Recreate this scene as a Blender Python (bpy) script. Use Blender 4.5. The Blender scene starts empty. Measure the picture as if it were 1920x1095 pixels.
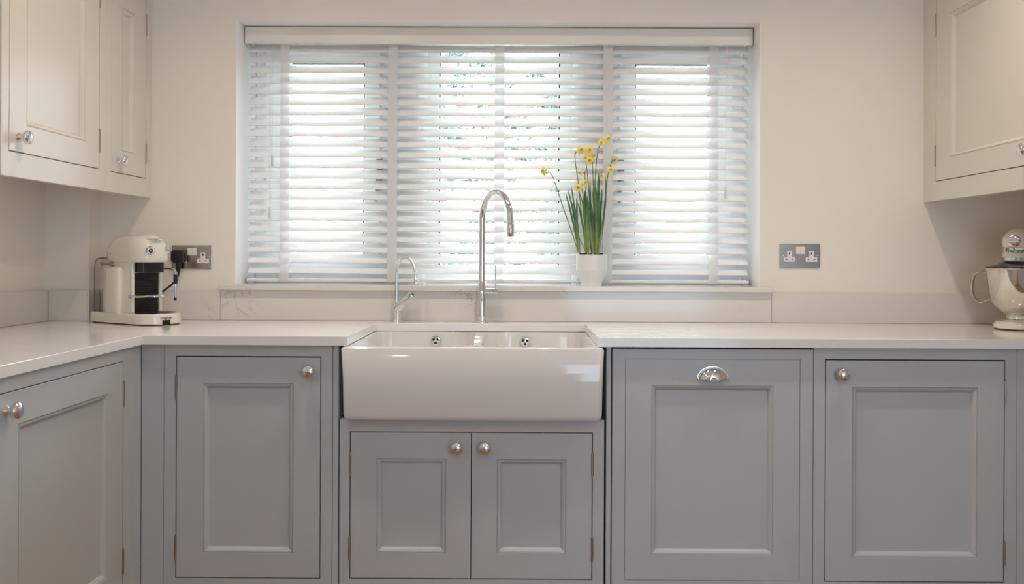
import bpy, bmesh, math, random
from math import pi, sin, cos, radians
from mathutils import Vector, Matrix
random.seed(7)
C = bpy.context.scene.collection
S = bpy.context.scene

# ------------------------------------------------------------------ camera
cd = bpy.data.cameras.new('camera'); cam = bpy.data.objects.new('camera', cd); C.objects.link(cam)
cd.sensor_width = 36; cd.lens = 30.179; cd.shift_x = -0.00353; cd.shift_y = -0.03607
cd.clip_start = .05; cd.clip_end = 300
cam.matrix_world = (Matrix.Translation((0, -3.1642, 1.1537)) @ Matrix.Rotation(.0030, 4, 'Z')
                    @ Matrix.Rotation(pi/2, 4, 'X') @ Matrix.Rotation(.0047, 4, 'Z'))
S.camera = cam

# ------------------------------------------------------------------ world, exposure
w = bpy.data.worlds.new('overcast_sky'); S.world = w; w.use_nodes = True
nt = w.node_tree; nt.nodes.clear()
wo = nt.nodes.new('ShaderNodeOutputWorld'); bg = nt.nodes.new('ShaderNodeBackground')
tc = nt.nodes.new('ShaderNodeTexCoord'); sp = nt.nodes.new('ShaderNodeSeparateXYZ'); cr = nt.nodes.new('ShaderNodeValToRGB')
nt.links.new(tc.outputs['Generated'], sp.inputs[0]); nt.links.new(sp.outputs['Z'], cr.inputs[0])
cr.color_ramp.elements[0].color = (.88, .93, 1, 1); cr.color_ramp.elements[1].color = (.80, .90, 1, 1)
nt.links.new(cr.outputs[0], bg.inputs[0]); bg.inputs[1].default_value = 21.0
nt.links.new(bg.outputs[0], wo.inputs[0])
S.view_settings.view_transform = 'Standard'; S.view_settings.look = 'None'
S.view_settings.gamma = 1; S.view_settings.exposure = 0; S.view_settings.use_curve_mapping = False
S.cycles.diffuse_bounces = 10; S.cycles.max_bounces = 14

MID_W = 20.0       # watts of the added downlights further back
DOWN_W = 25.0      # watts of each ceiling downlight
DOWN_COL = (1, .85, .70)
REAR_LAMP_W = 43.0      # watts of the added area lamp behind the camera
def area(name, loc, rot, sx, sy, power, col):
    l = bpy.data.lights.new(name, 'AREA'); l.shape = 'RECTANGLE'; l.size = sx; l.size_y = sy
    l.energy = power; l.color = col
    o = bpy.data.objects.new(name, l); o.location = loc; o.rotation_euler = rot; C.objects.link(o); return o
# added area lamp before the solid rear wall, standing in for assumed daylight
area('added_rear_lamp', (1.25, -6.16, 1.12), (pi/2, 0, 0), 1.60, 1.95, REAR_LAMP_W, (.60, .84, 1.12))

# ------------------------------------------------------------------ materials
def mat(name, col, rough=.5, metal=0, coat=0, noise=0, nscale=20, bump=0, bscale=200, spec=.5, trans=0, ior=1.45, sub=0):
    m = bpy.data.materials.new(name); m.use_nodes = True
    t = m.node_tree; b = t.nodes['Principled BSDF']
    b.inputs['Base Color'].default_value = (*col, 1); b.inputs['Roughness'].default_value = rough
    b.inputs['Metallic'].default_value = metal; b.inputs['Coat Weight'].default_value = coat
    b.inputs['Specular IOR Level'].default_value = spec; b.inputs['IOR'].default_value = ior
    b.inputs['Transmission Weight'].default_value = trans
    tc = t.nodes.new('ShaderNodeTexCoord')
    if noise:
        n = t.nodes.new('ShaderNodeTexNoise'); n.inputs['Scale'].default_value = nscale; n.inputs['Detail'].default_value = 4
        r = t.nodes.new('ShaderNodeValToRGB')
        r.color_ramp.elements[0].position = .3; r.color_ramp.elements[1].position = .7
        r.color_ramp.elements[0].color = (*[c*(1-noise) for c in col], 1)
        r.color_ramp.elements[1].color = (*[min(1, c*(1+noise)) for c in col], 1)
        t.links.new(tc.outputs['Object'], n.inputs[0]); t.links.new(n.outputs[0], r.inputs[0]); t.links.new(r.outputs[0], b.inputs[0])
    if bump:
        n = t.nodes.new('ShaderNodeTexNoise'); n.inputs['Scale'].default_value = bscale; n.inputs['Detail'].default_value = 3
        bp = t.nodes.new('ShaderNodeBump'); bp.inputs['Strength'].default_value = bump; bp.inputs['Distance'].default_value = .001
        t.links.new(tc.outputs['Object'], n.inputs[0]); t.links.new(n.outputs[0], bp.inputs['Height']); t.links.new(bp.outputs[0], b.inputs['Normal'])
    return m
M = {}
M['wall'] = mat('wall_paint', (.81, .765, .695), .75, noise=.015, nscale=2, bump=.25, bscale=90, spec=.3)
M['ceil'] = mat('ceiling_paint', (.90, .89, .87), .9)
M['reveal'] = mat('reveal_gloss_paint', (.90, .90, .90), .3)
M['grey'] = mat('grey_cabinet_paint', (.500, .512, .520), .32, noise=.012, nscale=6, bump=.12, bscale=140, spec=.4)
M['cream'] = mat('off_white_cabinet_paint', (.69, .66, .60), .27, spec=.6, noise=.01, nscale=5, bump=.1, bscale=140)
M['dark'] = mat('dark_gap', (.012, .012, .012), .8)
M['ceramic'] = mat('white_glazed_ceramic', (.735, .722, .715), .07, coat=.4, noise=.01, nscale=8)
M['chrome'] = mat('polished_chrome', (.80, .81, .83), .045, metal=1)
M['steel'] = mat('polished_steel_bowl', (.78, .75, .70), .07, metal=1)
M['brushed'] = mat('brushed_nickel', (.42, .39, .36), .22, metal=1)
M['hinge'] = mat('hinge_metal', (.42, .36, .31), .28, metal=1)
M['blind'] = mat('white_faux_wood', (.80, .80, .80), .5, spec=.3)
M['valance'] = mat('ivory_valance', (.82, .765, .70), .4, noise=.01, nscale=4)
M['upvc'] = mat('white_upvc', (.90, .91, .92), .28)
M['gasket'] = mat('black_gasket', (.01, .012, .02), .6)
M['whiteplastic'] = mat('white_plastic', (.78, .74, .70), .3)
M['black'] = mat('black_plastic', (.012, .012, .013), .3)
M['smoked'] = mat('smoked_clear_plastic', (.06, .055, .05), .12)
M['rubber'] = mat('black_cable_rubber', (.012, .012, .012), .5)
M['greyplastic'] = mat('grey_handle_plastic', (.22, .25, .28), .4)
M['machine'] = mat('cream_gloss_enamel', (.76, .71, .62), .12, coat=.6)
M['soil'] = mat('potting_soil', (.045, .03, .02), .95, noise=.5, nscale=120, bump=1, bscale=150)
M['pot'] = mat('white_ribbed_pot', (.78, .77, .76), .35)
M['leaf'] = mat('daffodil_leaf', (.085, .175, .075), .42, noise=.35, nscale=30)
M['stem'] = mat('daffodil_stem', (.11, .20, .06), .5, noise=.2, nscale=30)
M['petal'] = mat('pale_yellow_petal', (.85, .78, .25), .55)
M['trumpet'] = mat('orange_yellow_trumpet', (.85, .50, .03), .55)
M['sheath'] = mat('dry_flower_sheath', (.30, .20, .11), .8)
M['floor'] = mat('oak_floor', (.30, .155, .062), .4, noise=.25, nscale=3)
M['rendered'] = mat('pale_render', (.72, .72, .72), .8, noise=.03, nscale=1)
M['slate'] = mat('blue_grey_slate', (.055, .075, .10), .7, noise=.15, nscale=4)
M['foliage'] = mat('evergreen_foliage', (.07, .11, .095), .7, noise=.35, nscale=2)
M['bark'] = mat('tree_bark', (.10, .08, .06), .9, noise=.3, nscale=8)
M['grass'] = mat('lawn_grass', (.24, .27, .20), .9, noise=.2, nscale=3)
M['timber'] = mat('weathered_fence_timber', (.42, .40, .36), .85, noise=.12, nscale=6)
M['glaze'] = mat('dark_window_glass', (.05, .07, .09), .08)

def rising(m, low, z0, z1):
    t = m.node_tree; b = t.nodes['Principled BSDF']; src = b.inputs[0].links[0].from_socket
    tc = t.nodes.new('ShaderNodeTexCoord'); sp = t.nodes.new('ShaderNodeSeparateXYZ'); mr = t.nodes.new('ShaderNodeMapRange')
    mr.inputs[1].default_value = z0; mr.inputs[2].default_value = z1; t.links.new(tc.outputs['Object'], sp.inputs[0]); t.links.new(sp.outputs['Z'], mr.inputs[0])
    mx = t.nodes.new('ShaderNodeMix'); mx.data_type = 'RGBA'; mx.inputs[6].default_value = (*low, 1)
    t.links.new(mr.outputs[0], mx.inputs[0]); t.links.new(src, mx.inputs[7]); t.links.new(mx.outputs[2], b.inputs[0])
rising(M['leaf'], (.34, .40, .13), .11, .24); rising(M['stem'], (.34, .38, .13), .11, .24)
def quartz(name, base, veins=1.0, rough=.10):
    m = mat(name, base, rough, spec=.5); t = m.node_tree; b = t.nodes['Principled BSDF']
    tc = t.nodes.new('ShaderNodeTexCoord')
    n = t.nodes.new('ShaderNodeTexNoise'); n.inputs['Scale'].default_value = 2.6; n.inputs['Detail'].default_value = 8; n.inputs['Roughness'].default_value = .62
    n.inputs['Distortion'].default_value = .9
    t.links.new(tc.outputs['Object'], n.inputs[0])
    a = t.nodes.new('ShaderNodeMath'); a.operation = 'SUBTRACT'; a.inputs[1].default_value = .5; t.links.new(n.outputs[0], a.inputs[0])
    ab = t.nodes.new('ShaderNodeMath'); ab.operation = 'ABSOLUTE'; t.links.new(a.outputs[0], ab.inputs[0])
    r = t.nodes.new('ShaderNodeValToRGB'); r.color_ramp.elements[0].position = .0; r.color_ramp.elements[0].color = (1, 1, 1, 1)
    r.color_ramp.elements[1].position = .006; r.color_ramp.elements[1].color = (0, 0, 0, 1)
    t.links.new(ab.outputs[0], r.inputs[0])
    n2 = t.nodes.new('ShaderNodeTexNoise'); n2.inputs['Scale'].default_value = 3.7; n2.inputs['Detail'].default_value = 2
    mp = t.nodes.new('ShaderNodeMapping'); mp.inputs['Location'].default_value = (5, 3, 1)
    t.links.new(tc.outputs['Object'], mp.inputs[0]); t.links.new(mp.outputs[0], n2.inputs[0])
    r2 = t.nodes.new('ShaderNodeValToRGB'); r2.color_ramp.elements[0].position = .55; r2.color_ramp.elements[1].position = .68
    t.links.new(n2.outputs[0], r2.inputs[0])
    mu = t.nodes.new('ShaderNodeMath'); mu.operation = 'MULTIPLY'; t.links.new(r.outputs[0], mu.inputs[0]); t.links.new(r2.outputs[0], mu.inputs[1])
    mv = t.nodes.new('ShaderNodeMath'); mv.operation = 'MULTIPLY'; mv.inputs[1].default_value = .55*veins; t.links.new(mu.outputs[0], mv.inputs[0])
    mx = t.nodes.new('ShaderNodeMix'); mx.data_type = 'RGBA'
    mx.inputs[6].default_value = (*base, 1); mx.inputs[7].default_value = (.30, .27, .24, 1)
    t.links.new(mv.outputs[0], mx.inputs[0]); t.links.new(mx.outputs[2], b.inputs[0])
    return m
M['quartz'] = quartz('veined_white_quartz', (.70, .66, .62), 1.4)
M['quartz_top'] = quartz('veined_white_quartz_worktop', (.79, .785, .775), .6, .11)

def glass_mat(name, tint, gl):
    m = bpy.data.materials.new(name); m.use_nodes = True; t = m.node_tree; t.nodes.clear()
    o = t.nodes.new('ShaderNodeOutputMaterial'); mx = t.nodes.new('ShaderNodeMixShader')
    tr = t.nodes.new('ShaderNodeBsdfTransparent'); tr.inputs[0].default_value = (*tint, 1)
    g = t.nodes.new('ShaderNodeBsdfGlossy'); g.inputs['Roughness'].default_value = .02
    fr = t.nodes.new('ShaderNodeFresnel'); fr.inputs[0].default_value = gl
    t.links.new(fr.outputs[0], mx.inputs[0]); t.links.new(tr.outputs[0], mx.inputs[1]); t.links.new(g.outputs[0], mx.inputs[2])
    t.links.new(mx.outputs[0], o.inputs[0]); return m
M['pane'] = glass_mat('window_glass', (.96, .98, .98), 1.45)
M['tank'] = glass_mat('clear_water_tank_plastic', (.93, .94, .95), 1.22)

def fabric(name, col, tr):
    m = bpy.data.materials.new(name); m.use_nodes = True; t = m.node_tree; t.nodes.clear()
    o = t.nodes.new('ShaderNodeOutputMaterial'); mx = t.nodes.new('ShaderNodeMixShader'); mx.inputs[0].default_value = tr
    d = t.nodes.new('ShaderNodeBsdfDiffuse'); d.inputs[0].default_value = (*col, 1)
    u = t.nodes.new('ShaderNodeBsdfTranslucent'); u.inputs[0].default_value = (*col, 1)
    t.links.new(d.outputs[0], mx.inputs[1]); t.links.new(u.outputs[0], mx.inputs[2]); t.links.new(mx.outputs[0], o.inputs[0]); return m
M['tape'] = fabric('white_ladder_tape', (.90, .90, .90), .6)
M['cord'] = fabric('white_cord', (.80, .76, .73), .2)

# ------------------------------------------------------------------ mesh helpers
class MB:
    def __init__(s): s.v = []; s.f = []; s.sm = []; s.mi = []; s.m = 0
    def add(s, vs, fs, smooth=False):
        b = len(s.v); s.v += [tuple(v) for v in vs]
        for f in fs: s.f.append([b+i for i in f]); s.sm.append(smooth); s.mi.append(s.m)
        return s
    def box(s, x0, x1, y0, y1, z0, z1):
        if x0 > x1: x0, x1 = x1, x0
        if y0 > y1: y0, y1 = y1, y0
        if z0 > z1: z0, z1 = z1, z0
        v = [(x0,y0,z0),(x1,y0,z0),(x1,y1,z0),(x0,y1,z0),(x0,y0,z1),(x1,y0,z1),(x1,y1,z1),(x0,y1,z1)]
        return s.add(v, [(0,3,2,1),(4,5,6,7),(0,1,5,4),(1,2,6,5),(2,3,7,6),(3,0,4,7)])
    def rings(s, rs, cap0=True, cap1=True, close=True, smooth=True):
        n = len(rs[0]); v = [p for r in rs for p in r]; f = []
        for i in range(len(rs)-1):
            for j in range(n if close else n-1):
                k = (j+1) % n; f.append((i*n+j, i*n+k, (i+1)*n+k, (i+1)*n+j))
        s.add(v, f, smooth)
        b = len(s.v)-len(v)
        if cap0: s.f.append([b+j for j in reversed(range(n))]); s.sm.append(False); s.mi.append(s.m)
        if cap1: s.f.append([b+(len(rs)-1)*n+j for j in range(n)]); s.sm.append(False); s.mi.append(s.m)
        return s
    def lathe(s, prof, o=(0,0,0), axis=(0,0,1), n=32, caps=True):
        a = Vector(axis).normalized(); t = Vector((1,0,0)) if abs(a.x) < .9 else Vector((0,1,0))
        u = a.cross(t).normalized(); w_ = a.cross(u); o = Vector(o)
        rs = [[o+a*h+u*(r*cos(2*pi*j/n))+w_*(r*sin(2*pi*j/n)) for j in range(n)] for r, h in prof]
        return s.rings(rs, caps, caps)
    def tube(s, pts, r, n=12, caps=True):
        pts = [Vector(p) for p in pts]; rr = r if isinstance(r, (list, tuple)) else [r]*len(pts)
        rs = []; up = None
        for i, p in enumerate(pts):
            d = (pts[min(i+1, len(pts)-1)]-pts[max(i-1, 0)]).normalized()
            if up is None:
                t = Vector((0,0,1)) if abs(d.z) < .9 else Vector((0,1,0)); up = (t-d*t.dot(d)).normalized()
            else: up = (up-d*up.dot(d)).normalized()
            q = d.cross(up)
            rs.append([p+up*(rr[i]*cos(2*pi*j/n))+q*(rr[i]*sin(2*pi*j/n)) for j in range(n)])
        return s.rings(rs, caps, caps)
    def ringslab(s, X, Z, x, z, y0, y1):      # rectangular frame: outer X,Z inner x,z
        o = [(X[0],Z[0]),(X[1],Z[0]),(X[1],Z[1]),(X[0],Z[1])]; i_ = [(x[0],z[0]),(x[1],z[0]),(x[1],z[1]),(x[0],z[1])]
        v = [(a,y0,b) for a,b in o]+[(a,y0,b) for a,b in i_]+[(a,y1,b) for a,b in o]+[(a,y1,b) for a,b in i_]
        f = []
        for k in range(4):
            l = (k+1) % 4
            f += [(k,l,4+l,4+k), (8+l,8+k,12+k,12+l), (l,k,8+k,8+l), (4+k,4+l,12+l,12+k)]
        return s.add(v, f)
    def moulding(s, X, Z, prof, y0):          # mitred moulding running round a rectangle
        rs = []
        for a, d in prof:
            rs.append([(X[0]+a,y0+d,Z[0]+a),(X[1]-a,y0+d,Z[0]+a),(X[1]-a,y0+d,Z[1]-a),(X[0]+a,y0+d,Z[1]-a)])
        return s.rings(rs, False, False, True, False)
    def build(s, name, mats, parent=None, M4=None, sharp=35, bevel=0, doubles=False, segs=1):
        me = bpy.data.meshes.new(name); me.from_pydata([tuple(v) for v in s.v], [], s.f)
        for m in (mats if isinstance(mats, (list, tuple)) else [mats]): me.materials.append(m)
        for p, a, b in zip(me.polygons, s.sm, s.mi): p.use_smooth = a; p.material_index = b
        bm = bmesh.new(); bm.from_mesh(me)
        if doubles: bmesh.ops.remove_doubles(bm, verts=bm.verts, dist=1e-6)
        bmesh.ops.recalc_face_normals(bm, faces=bm.faces); bm.to_mesh(me); bm.free()
        if any(s.sm): me.set_sharp_from_angle(angle=radians(sharp))
        me.validate(); me.update()
        o = bpy.data.objects.new(name, me); C.objects.link(o)
        if parent: o.parent = parent
        if M4 is not None: o.matrix_local = M4
        if bevel:
            md = o.modifiers.new('eased_edges', 'BEVEL'); md.width = bevel; md.segments = segs; md.limit_method = 'ANGLE'; md.angle_limit = radians(50)
        return o

def tag(o, label=None, cat=None, group=None, kind=None):
    if label: o['label'] = label
    if cat: o['category'] = cat
    if group: o['group'] = group
    if kind: o['kind'] = kind
    return o
def thing(name, label, cat, loc=(0,0,0), rz=0, group=None):
    o = bpy.data.objects.new(name, None); o.empty_display_size = .05; C.objects.link(o)
    o.location = loc; o.rotation_euler = (0,0,rz); return tag(o, label, cat, group)
def struct(name, mb, m, **k): return tag(mb.build(name, m, **k), kind='structure')
def bez(pts, n=24):                           # Catmull-Rom through points
    P = [Vector(p) for p in pts]; P = [P[0]*2-P[1]]+P+[P[-1]*2-P[-2]]; out = []
    for i in range(1, len(P)-2):
        for k in range(n):
            t = k/n; a, b, c, d = P[i-1], P[i], P[i+1], P[i+2]
            out.append(.5*((2*b)+(c-a)*t+(2*a-5*b+4*c-d)*t*t+(3*b-a-3*c+d)*t**3))
    out.append(P[-2]); return out
def superring(cx, cy, a, b, z, n=48, e=2.5):
    r = []
    for j in range(n):
        t = 2*pi*j/n; c, s_ = cos(t), sin(t)
        r.append((cx+a*math.copysign(abs(c)**(2/e), c), cy+b*math.copysign(abs(s_)**(2/e), s_), z))
    return r
def text_mesh(name, txt, size, m, parent, M4, depth=.0004, bend=None, bold=0):
    cu = bpy.data.curves.new(name, 'FONT'); cu.body = txt; cu.size = size; cu.align_x = 'CENTER'; cu.align_y = 'CENTER'; cu.extrude = depth; cu.offset = bold
    cu.resolution_u = 3
    to = bpy.data.objects.new(name, cu); C.objects.link(to)
    dg = bpy.context.evaluated_depsgraph_get(); me = bpy.data.meshes.new_from_object(to.evaluated_get(dg))
    bpy.data.objects.remove(to)
    if bend:                                   # wrap about a vertical cylinder of radius bend
        for v in me.vertices:
            a = v.co.x/bend; r = bend+v.co.z; v.co = Vector((r*sin(a), v.co.y, r*cos(a)-bend))
    me.materials.clear(); me.materials.append(m); me.name = name
    o = bpy.data.objects.new(name, me); C.objects.link(o); o.parent = parent; o.matrix_local = M4; return o
def frame_mat(o, x, y, z): # columns
    m = Matrix.Identity(4)
    for i, c in enumerate((x, y, z)):
        for k in range(3): m[k][i] = c[k]
    for k in range(3): m[k][3] = o[k]
    return m

# ------------------------------------------------------------------ room shell
WL, WR, CZ, YB = -1.70, 2.125, 2.40, -6.2
OX0, OX1, OZ0, OZ1 = -1.044, .8890, 1.0215, 2.0175     # window opening
TH = .30
b = MB()
b.box(WL-.15, OX0, 0, TH, 0, CZ); b.box(OX1, WR+.15, 0, TH, 0, CZ)
b.box(OX0, OX1, 0, TH, 0, OZ0); b.box(OX0, OX1, 0, TH, OZ1, CZ)
struct('wall_back', b, M['wall'])
b = MB(); b.box(WL-.15, WL, YB, 0, 0, CZ)
wl = struct('wall_left', b, M['wall'])
b = MB(); b.box(WL, -1.540, -.085, 0, 0, CZ); b.build('pipe_boxing', M['wall'], wl)
b = MB(); b.box(WR, WR+.15, YB, 0, 0, CZ); struct('wall_right', b, M['wall'])
b = MB(); b.box(WL-.15, WR+.15, YB-.15, YB, 0, CZ)
struct('wall_rear', b, M['wall'])
b = MB(); b.ringslab((.38, 2.08), (.02, 2.18), (.45, 2.05), (.14, 2.10), YB, YB+.07); struct('added_door_frame', b, M['upvc'])  # added unseen frame round the rear lamp, only solid wall behind it
b = MB(); b.box(WL-.15, WR+.15, YB-.15, TH, -.1, 0); struct('floor', b, M['floor'])
b = MB(); b.box(WL-.15, WR+.15, YB-.15, TH, CZ, CZ+.1); struct('ceiling', b, M['ceil'])
# painted lining of the window reveal, and the two piers between the lights
b = MB(); b.box(OX0, OX0+.0015, 0.001, .235, 1.0415, OZ1-.0015); b.box(OX1-.0015, OX1, .001, .235, 1.0415, OZ1-.0015); b.box(OX0+.0015, OX1-.0015, .001, .235, OZ1-.0015, OZ1)
struct('trim_1', b, M['reveal'])
def pier(x0, x1, n):
    b = MB(); rs = []
    for z in (1.0415, OZ1-.0015):
        rs.append([(x0, .30, z), (x0, .205, z), (x0+.012, .185, z), (x0+.03, .176, z), (x1-.03, .176, z), (x1-.012, .185, z), (x1, .205, z), (x1, .30, z)])
    b.rings(rs, True, True, True, True); return struct('trim_%d' % n, b, M['reveal'], sharp=60)
pier(-.503, -.362, 2); pier(.208, .352, 3)

# window: three lights, outer frames, casement sashes, gaskets, panes, handles
win = thing('window_1', None, None, (0, 0, 0)); win['kind'] = 'structure'
zb, zt = 1.0415, OZ1-.0015
def light(x0, x1, sash):
    FW = .046
    b = MB(); b.ringslab((x0, x1), (zb, zt), (x0+FW, x1-FW), (zb+FW, zt-FW), .235, .30); f = b.build('window_frame', M['upvc'], win, bevel=.003)
    ix0, ix1, iz0, iz1 = x0+FW, x1-FW, zb+FW, zt-FW
    if sash:
        b = MB(); sw = .060
        b.ringslab((ix0-.004, ix1+.004), (iz0-.004, iz1+.004), (ix0+sw, ix1-sw), (iz0+sw, iz1-sw+.009), .218, .290)
        f = b.build('casement_sash', M['upvc'], win, bevel=.004)
        ix0 += sw; ix1 -= sw; iz0 += sw; iz1 -= sw-.009
    b = MB(); g = .0045; b.ringslab((ix0, ix1), (iz0, iz1), (ix0+g, ix1-g), (iz0+g, iz1-g), .222 if sash else .240, .285); b.build('gasket', M['gasket'], f)
    b = MB(); b.box(ix0+g, ix1-g, .262, .266, iz0+g, iz1-g); b.build('pane', M['pane'], f)
    return f
fl = light(-1.0425, -.503, True); fm = light(-.362, .208, False); fr_ = light(.352, .8875, True)
for x, f in ((-.548, fl), (.402, fr_)):
    b = MB(); b.box(x-.011, x+.011, .208, .219, 1.44, 1.53)
    b.tube([(x, .208, 1.50), (x, .190, 1.50), (x+.002, .186, 1.49), (x-.008, .184, 1.36)], [.009, .009, .009, .007], 8); b.build('casement_handle', M['greyplastic'], f)
# quartz sill board, fitted into the opening
b = MB(); b.box(-1.0905, .9270, -.040, .0, 1.0215, 1.0415); b.box(OX0, OX1, 0, .30, 1.0215, 1.0415)
b.build('window_sill', M['quartz'], win, doubles=True, bevel=.0015)

# ------------------------------------------------------------------ upstands
def upst(label, x0, x1, y0, y1, z1=1.0205):
    b = MB(); b.box(x0, x1, y0, y1, .9105, z1); return tag(b.build('upstand', M['quartz'], bevel=.0012), label, 'upstand')
upst('white quartz upstand behind the coffee machine and below the left socket', -1.532, -1.0925, -.020, -.0005)
upst('long white quartz upstand behind the taps, directly under the window sill', -1.0915, .9280, -.020, -.0005, 1.0210)
upst('white quartz upstand under the right-hand socket, running behind the stand mixer', .9290, WR-.021, -.020, -.0005, 1.0215)
upst('white quartz upstand along the left side wall', WL+.0005, WL+.020, -1.95, -.0865)
upst('short white quartz upstand across the face of the boxed-in corner', WL+.021, -1.540, -.100, -.0855)
upst('narrow white quartz upstand on the return of the boxed-in corner', -1.5395, -1.5325, -.100, -.0215)
upst('white quartz upstand along the right side wall', WR-.020, WR-.0005, -1.355, -.0005)

# ------------------------------------------------------------------ worktop (U-shaped slab, sink cut-out, drainer grooves)
Z0, Z1 = .8820, .9100
SX0, SX1, SY = -.5050, .2385, -.1130
gro = [(-.1500-.058*k) for k in range(8)]
xs = sorted({WL+.001, -1.1125, SX0, SX1, SX1+.33, 1.5400, WR-.001})
ys = [-1.95, -1.362, -.62, SY, -.001]
gy = []
for g in gro: gy += [g-.0045, g+.0045]
ys = sorted(set(ys+gy))
def solid(x, y):
    if y < -.62: return x < -1.1125 or (x > 1.54 and y > -1.362)
    return not (SX0 < x < SX1 and y < SY)
def top(x, y):
    if SX1 < x < SX1+.33:
        for g in gro:
            if abs(y-g) < .0045: return Z1-.0026
    return Z1
b = MB(); V = {}
def vid(x, y, z):
    k = (round(x, 5), round(y, 5), round(z, 5))
    if k not in V: V[k] = len(b.v); b.v.append((x, y, z))
    return V[k]
def q(*p): b.f.append([vid(*c) for c in p]); b.sm.append(False); b.mi.append(0)
nx, ny = len(xs)-1, len(ys)-1
cell = {(i, j): (top((xs[i]+xs[i+1])/2, (ys[j]+ys[j+1])/2) if solid((xs[i]+xs[i+1])/2, (ys[j]+ys[j+1])/2) else None) for i in range(nx) for j in range(ny)}
for (i, j), t in cell.items():
    if t is None: continue
    x0, x1, y0, y1 = xs[i], xs[i+1], ys[j], ys[j+1]
    q((x0,y0,t),(x1,y0,t),(x1,y1,t),(x0,y1,t)); q((x0,y1,Z0),(x1,y1,Z0),(x1,y0,Z0),(x0,y0,Z0))
    for di, dj, a, c in ((-1,0,(x0,y1),(x0,y0)), (1,0,(x1,y0),(x1,y1)), (0,-1,(x0,y0),(x1,y0)), (0,1,(x1,y1),(x0,y1))):
        o = cell.get((i+di, j+dj)); lo = Z0 if o is None else o
        if lo < t-1e-6: q((*a,lo),(*c,lo),(*c,t),(*a,t))
tag(b.build('worktop', M['quartz_top'], bevel=.0014), 'continuous pale quartz worktop with sink cut-out and grooved drainer', 'worktop')

# ------------------------------------------------------------------ joinery
PROF = [(0, 0), (.0010, .0030), (.0025, .0030), (.0035, .0012), (.0070, .0022), (.0110, .0052), (.0145, .0100), (.0155, .0125), (.0165, .0130)]
def knob(parent, x, z, y=-.020, r=.0195, out=.034):
    b = MB(); prof = [(.0125, 0), (.0125, .002), (.010, .005), (.0065, .009), (.0062, .014), (.0085, .017)]
    for k in range(0, 11):
        a = -pi/2*.72+k*(pi/2*1.72)/10; prof.append((max(.0004, r*cos(a)), .024+.0105*sin(a)+(.002 if a > 0 else 0)))
    b.lathe(prof, (x, y, z), (0, -1, 0), 28); return b.build('knob', M['chrome'], parent)
def hinge(parent, x, z0, z1, y=-.0215):
    b = MB(); r = .0036; h = z1-z0
    b.lathe([(.0005, 0), (.0028, .0015), (.0022, .004), (r, .005), (r, h*.34), (r*.8, h*.345), (r, h*.35), (r, h*.66), (r*.8, h*.665), (r, h*.67), (r, h-.005), (.0022, h-.004), (.0028, h-.0015), (.0005, h)], (x, y, z0), (0, 0, 1), 12)
    b.box(x-.0045, x+.0045, y+.0015, y+.004, z0+.006, z1-.006)
    return b.build('hinge', M['hinge'], parent)
def door(parent, x0, x1, z0, z1, m, mx=None, mz=None, kn=None, hin=None, label=None, hz=None, y=-.020, name='door'):
    """inset shaker door in the local frame: x across, z up, front face at y (frame front), 20 mm thick"""
    mx = mx or (x0+.0815, x1-.0815); mz = mz or (z0+.0735, z1-.0780)
    b = MB(); b.ringslab((x0, x1), (z0, z1), mx, mz, y, y+.020)
    d = b.build(name, m, parent, bevel=.0009)
    b = MB(); b.moulding(mx, mz, PROF, y); b.build('bead_moulding', m, d, sharp=20)
    b = MB(); b.box(mx[0]+.0160, mx[1]-.0160, y+.0125, y+.0190, mz[0]+.0160, mz[1]-.0160); b.build('panel', m, d)
    if kn: knob(d, *kn, y=y)
    if hin is not None:
        for a in (hz or ((z0+.050, z0+.1285), (z1-.1315, z1-.053))): hinge(d, hin, *a, y=y-.001)
    if label: d['label'] = label
    return d
def cabinet(name, label, loc, rz, X, Z, openings, m, depth, doors, extra=None, cat='cabinet', group=None, cz0=.001):
    """local frame: front face plane y = -0.020, carcass behind it from y = 0 to y = depth"""
    t = thing(name, label, cat, loc, rz, group)
    b = MB(); b.box(X[0]+.002, X[1]-.002, .0015, depth, Z[0]+cz0, Z[1]-.001); b.build('carcass', m, t)
    # near-black sheet painting in the shadow of the gap round the doors
    for (x0, x1, z0, z1) in openings:
        b = MB(); b.box(x0-.001, x1+.001, .0002, .0013, z0-.001, z1+.001); b.build('door_gap_shade', M['dark'], t)
    # face frame: uprights full height, rails between
    b = MB(); b.box(X[0], openings[0][0], -.020, 0, *Z); b.box(openings[-1][1], X[1], -.020, 0, *Z)
    for k, (x0, x1, z0, z1) in enumerate(openings):
        b.box(x0, x1, -.020, 0, Z[0], z0); b.box(x0, x1, -.020, 0, z1, Z[1])
        if k: b.box(openings[k-1][1], x0, -.020, 0, *Z)
    b.build('face_frame', m, t, bevel=0)
    for d in doors: door(t, m=m, **d)
    if extra: extra(t)
    return t
G = .0028
YF = -.58     # thing origin: carcass front plane (frame front at -.60)
DZ0, DZ1 = .1855, .8440
def plinth(x0, x1):
    def f(t): b = MB(); b.box(x0, x1, .05, .068, .0005, .0995); b.build('plinth', M['grey'], t)
    return f
def base(label, x0, x1, o, **k):
    ox = (o[0]-G, o[1]+G, DZ0-G, DZ1+G+.001)
    return cabinet('base_cabinet', label, (0, YF, 0), 0, (x0, x1), (.1, .8815), [ox], M['grey'], YF*-1-.03, [dict(x0=o[0], x1=o[1], z0=DZ0, z1=DZ1, **k)], plinth(x0, x1))
base('grey base cabinet left of the sink, one tall panelled door with knob at top right', -1.0565, -.5535, (-1.0187, -.5900),
     mx=(-.9395, -.6700), mz=(.2590, .7665), kn=(-.6205, .8045), hin=-1.0207, hz=((.2338, .3124), (.7130, .7915)))
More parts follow.
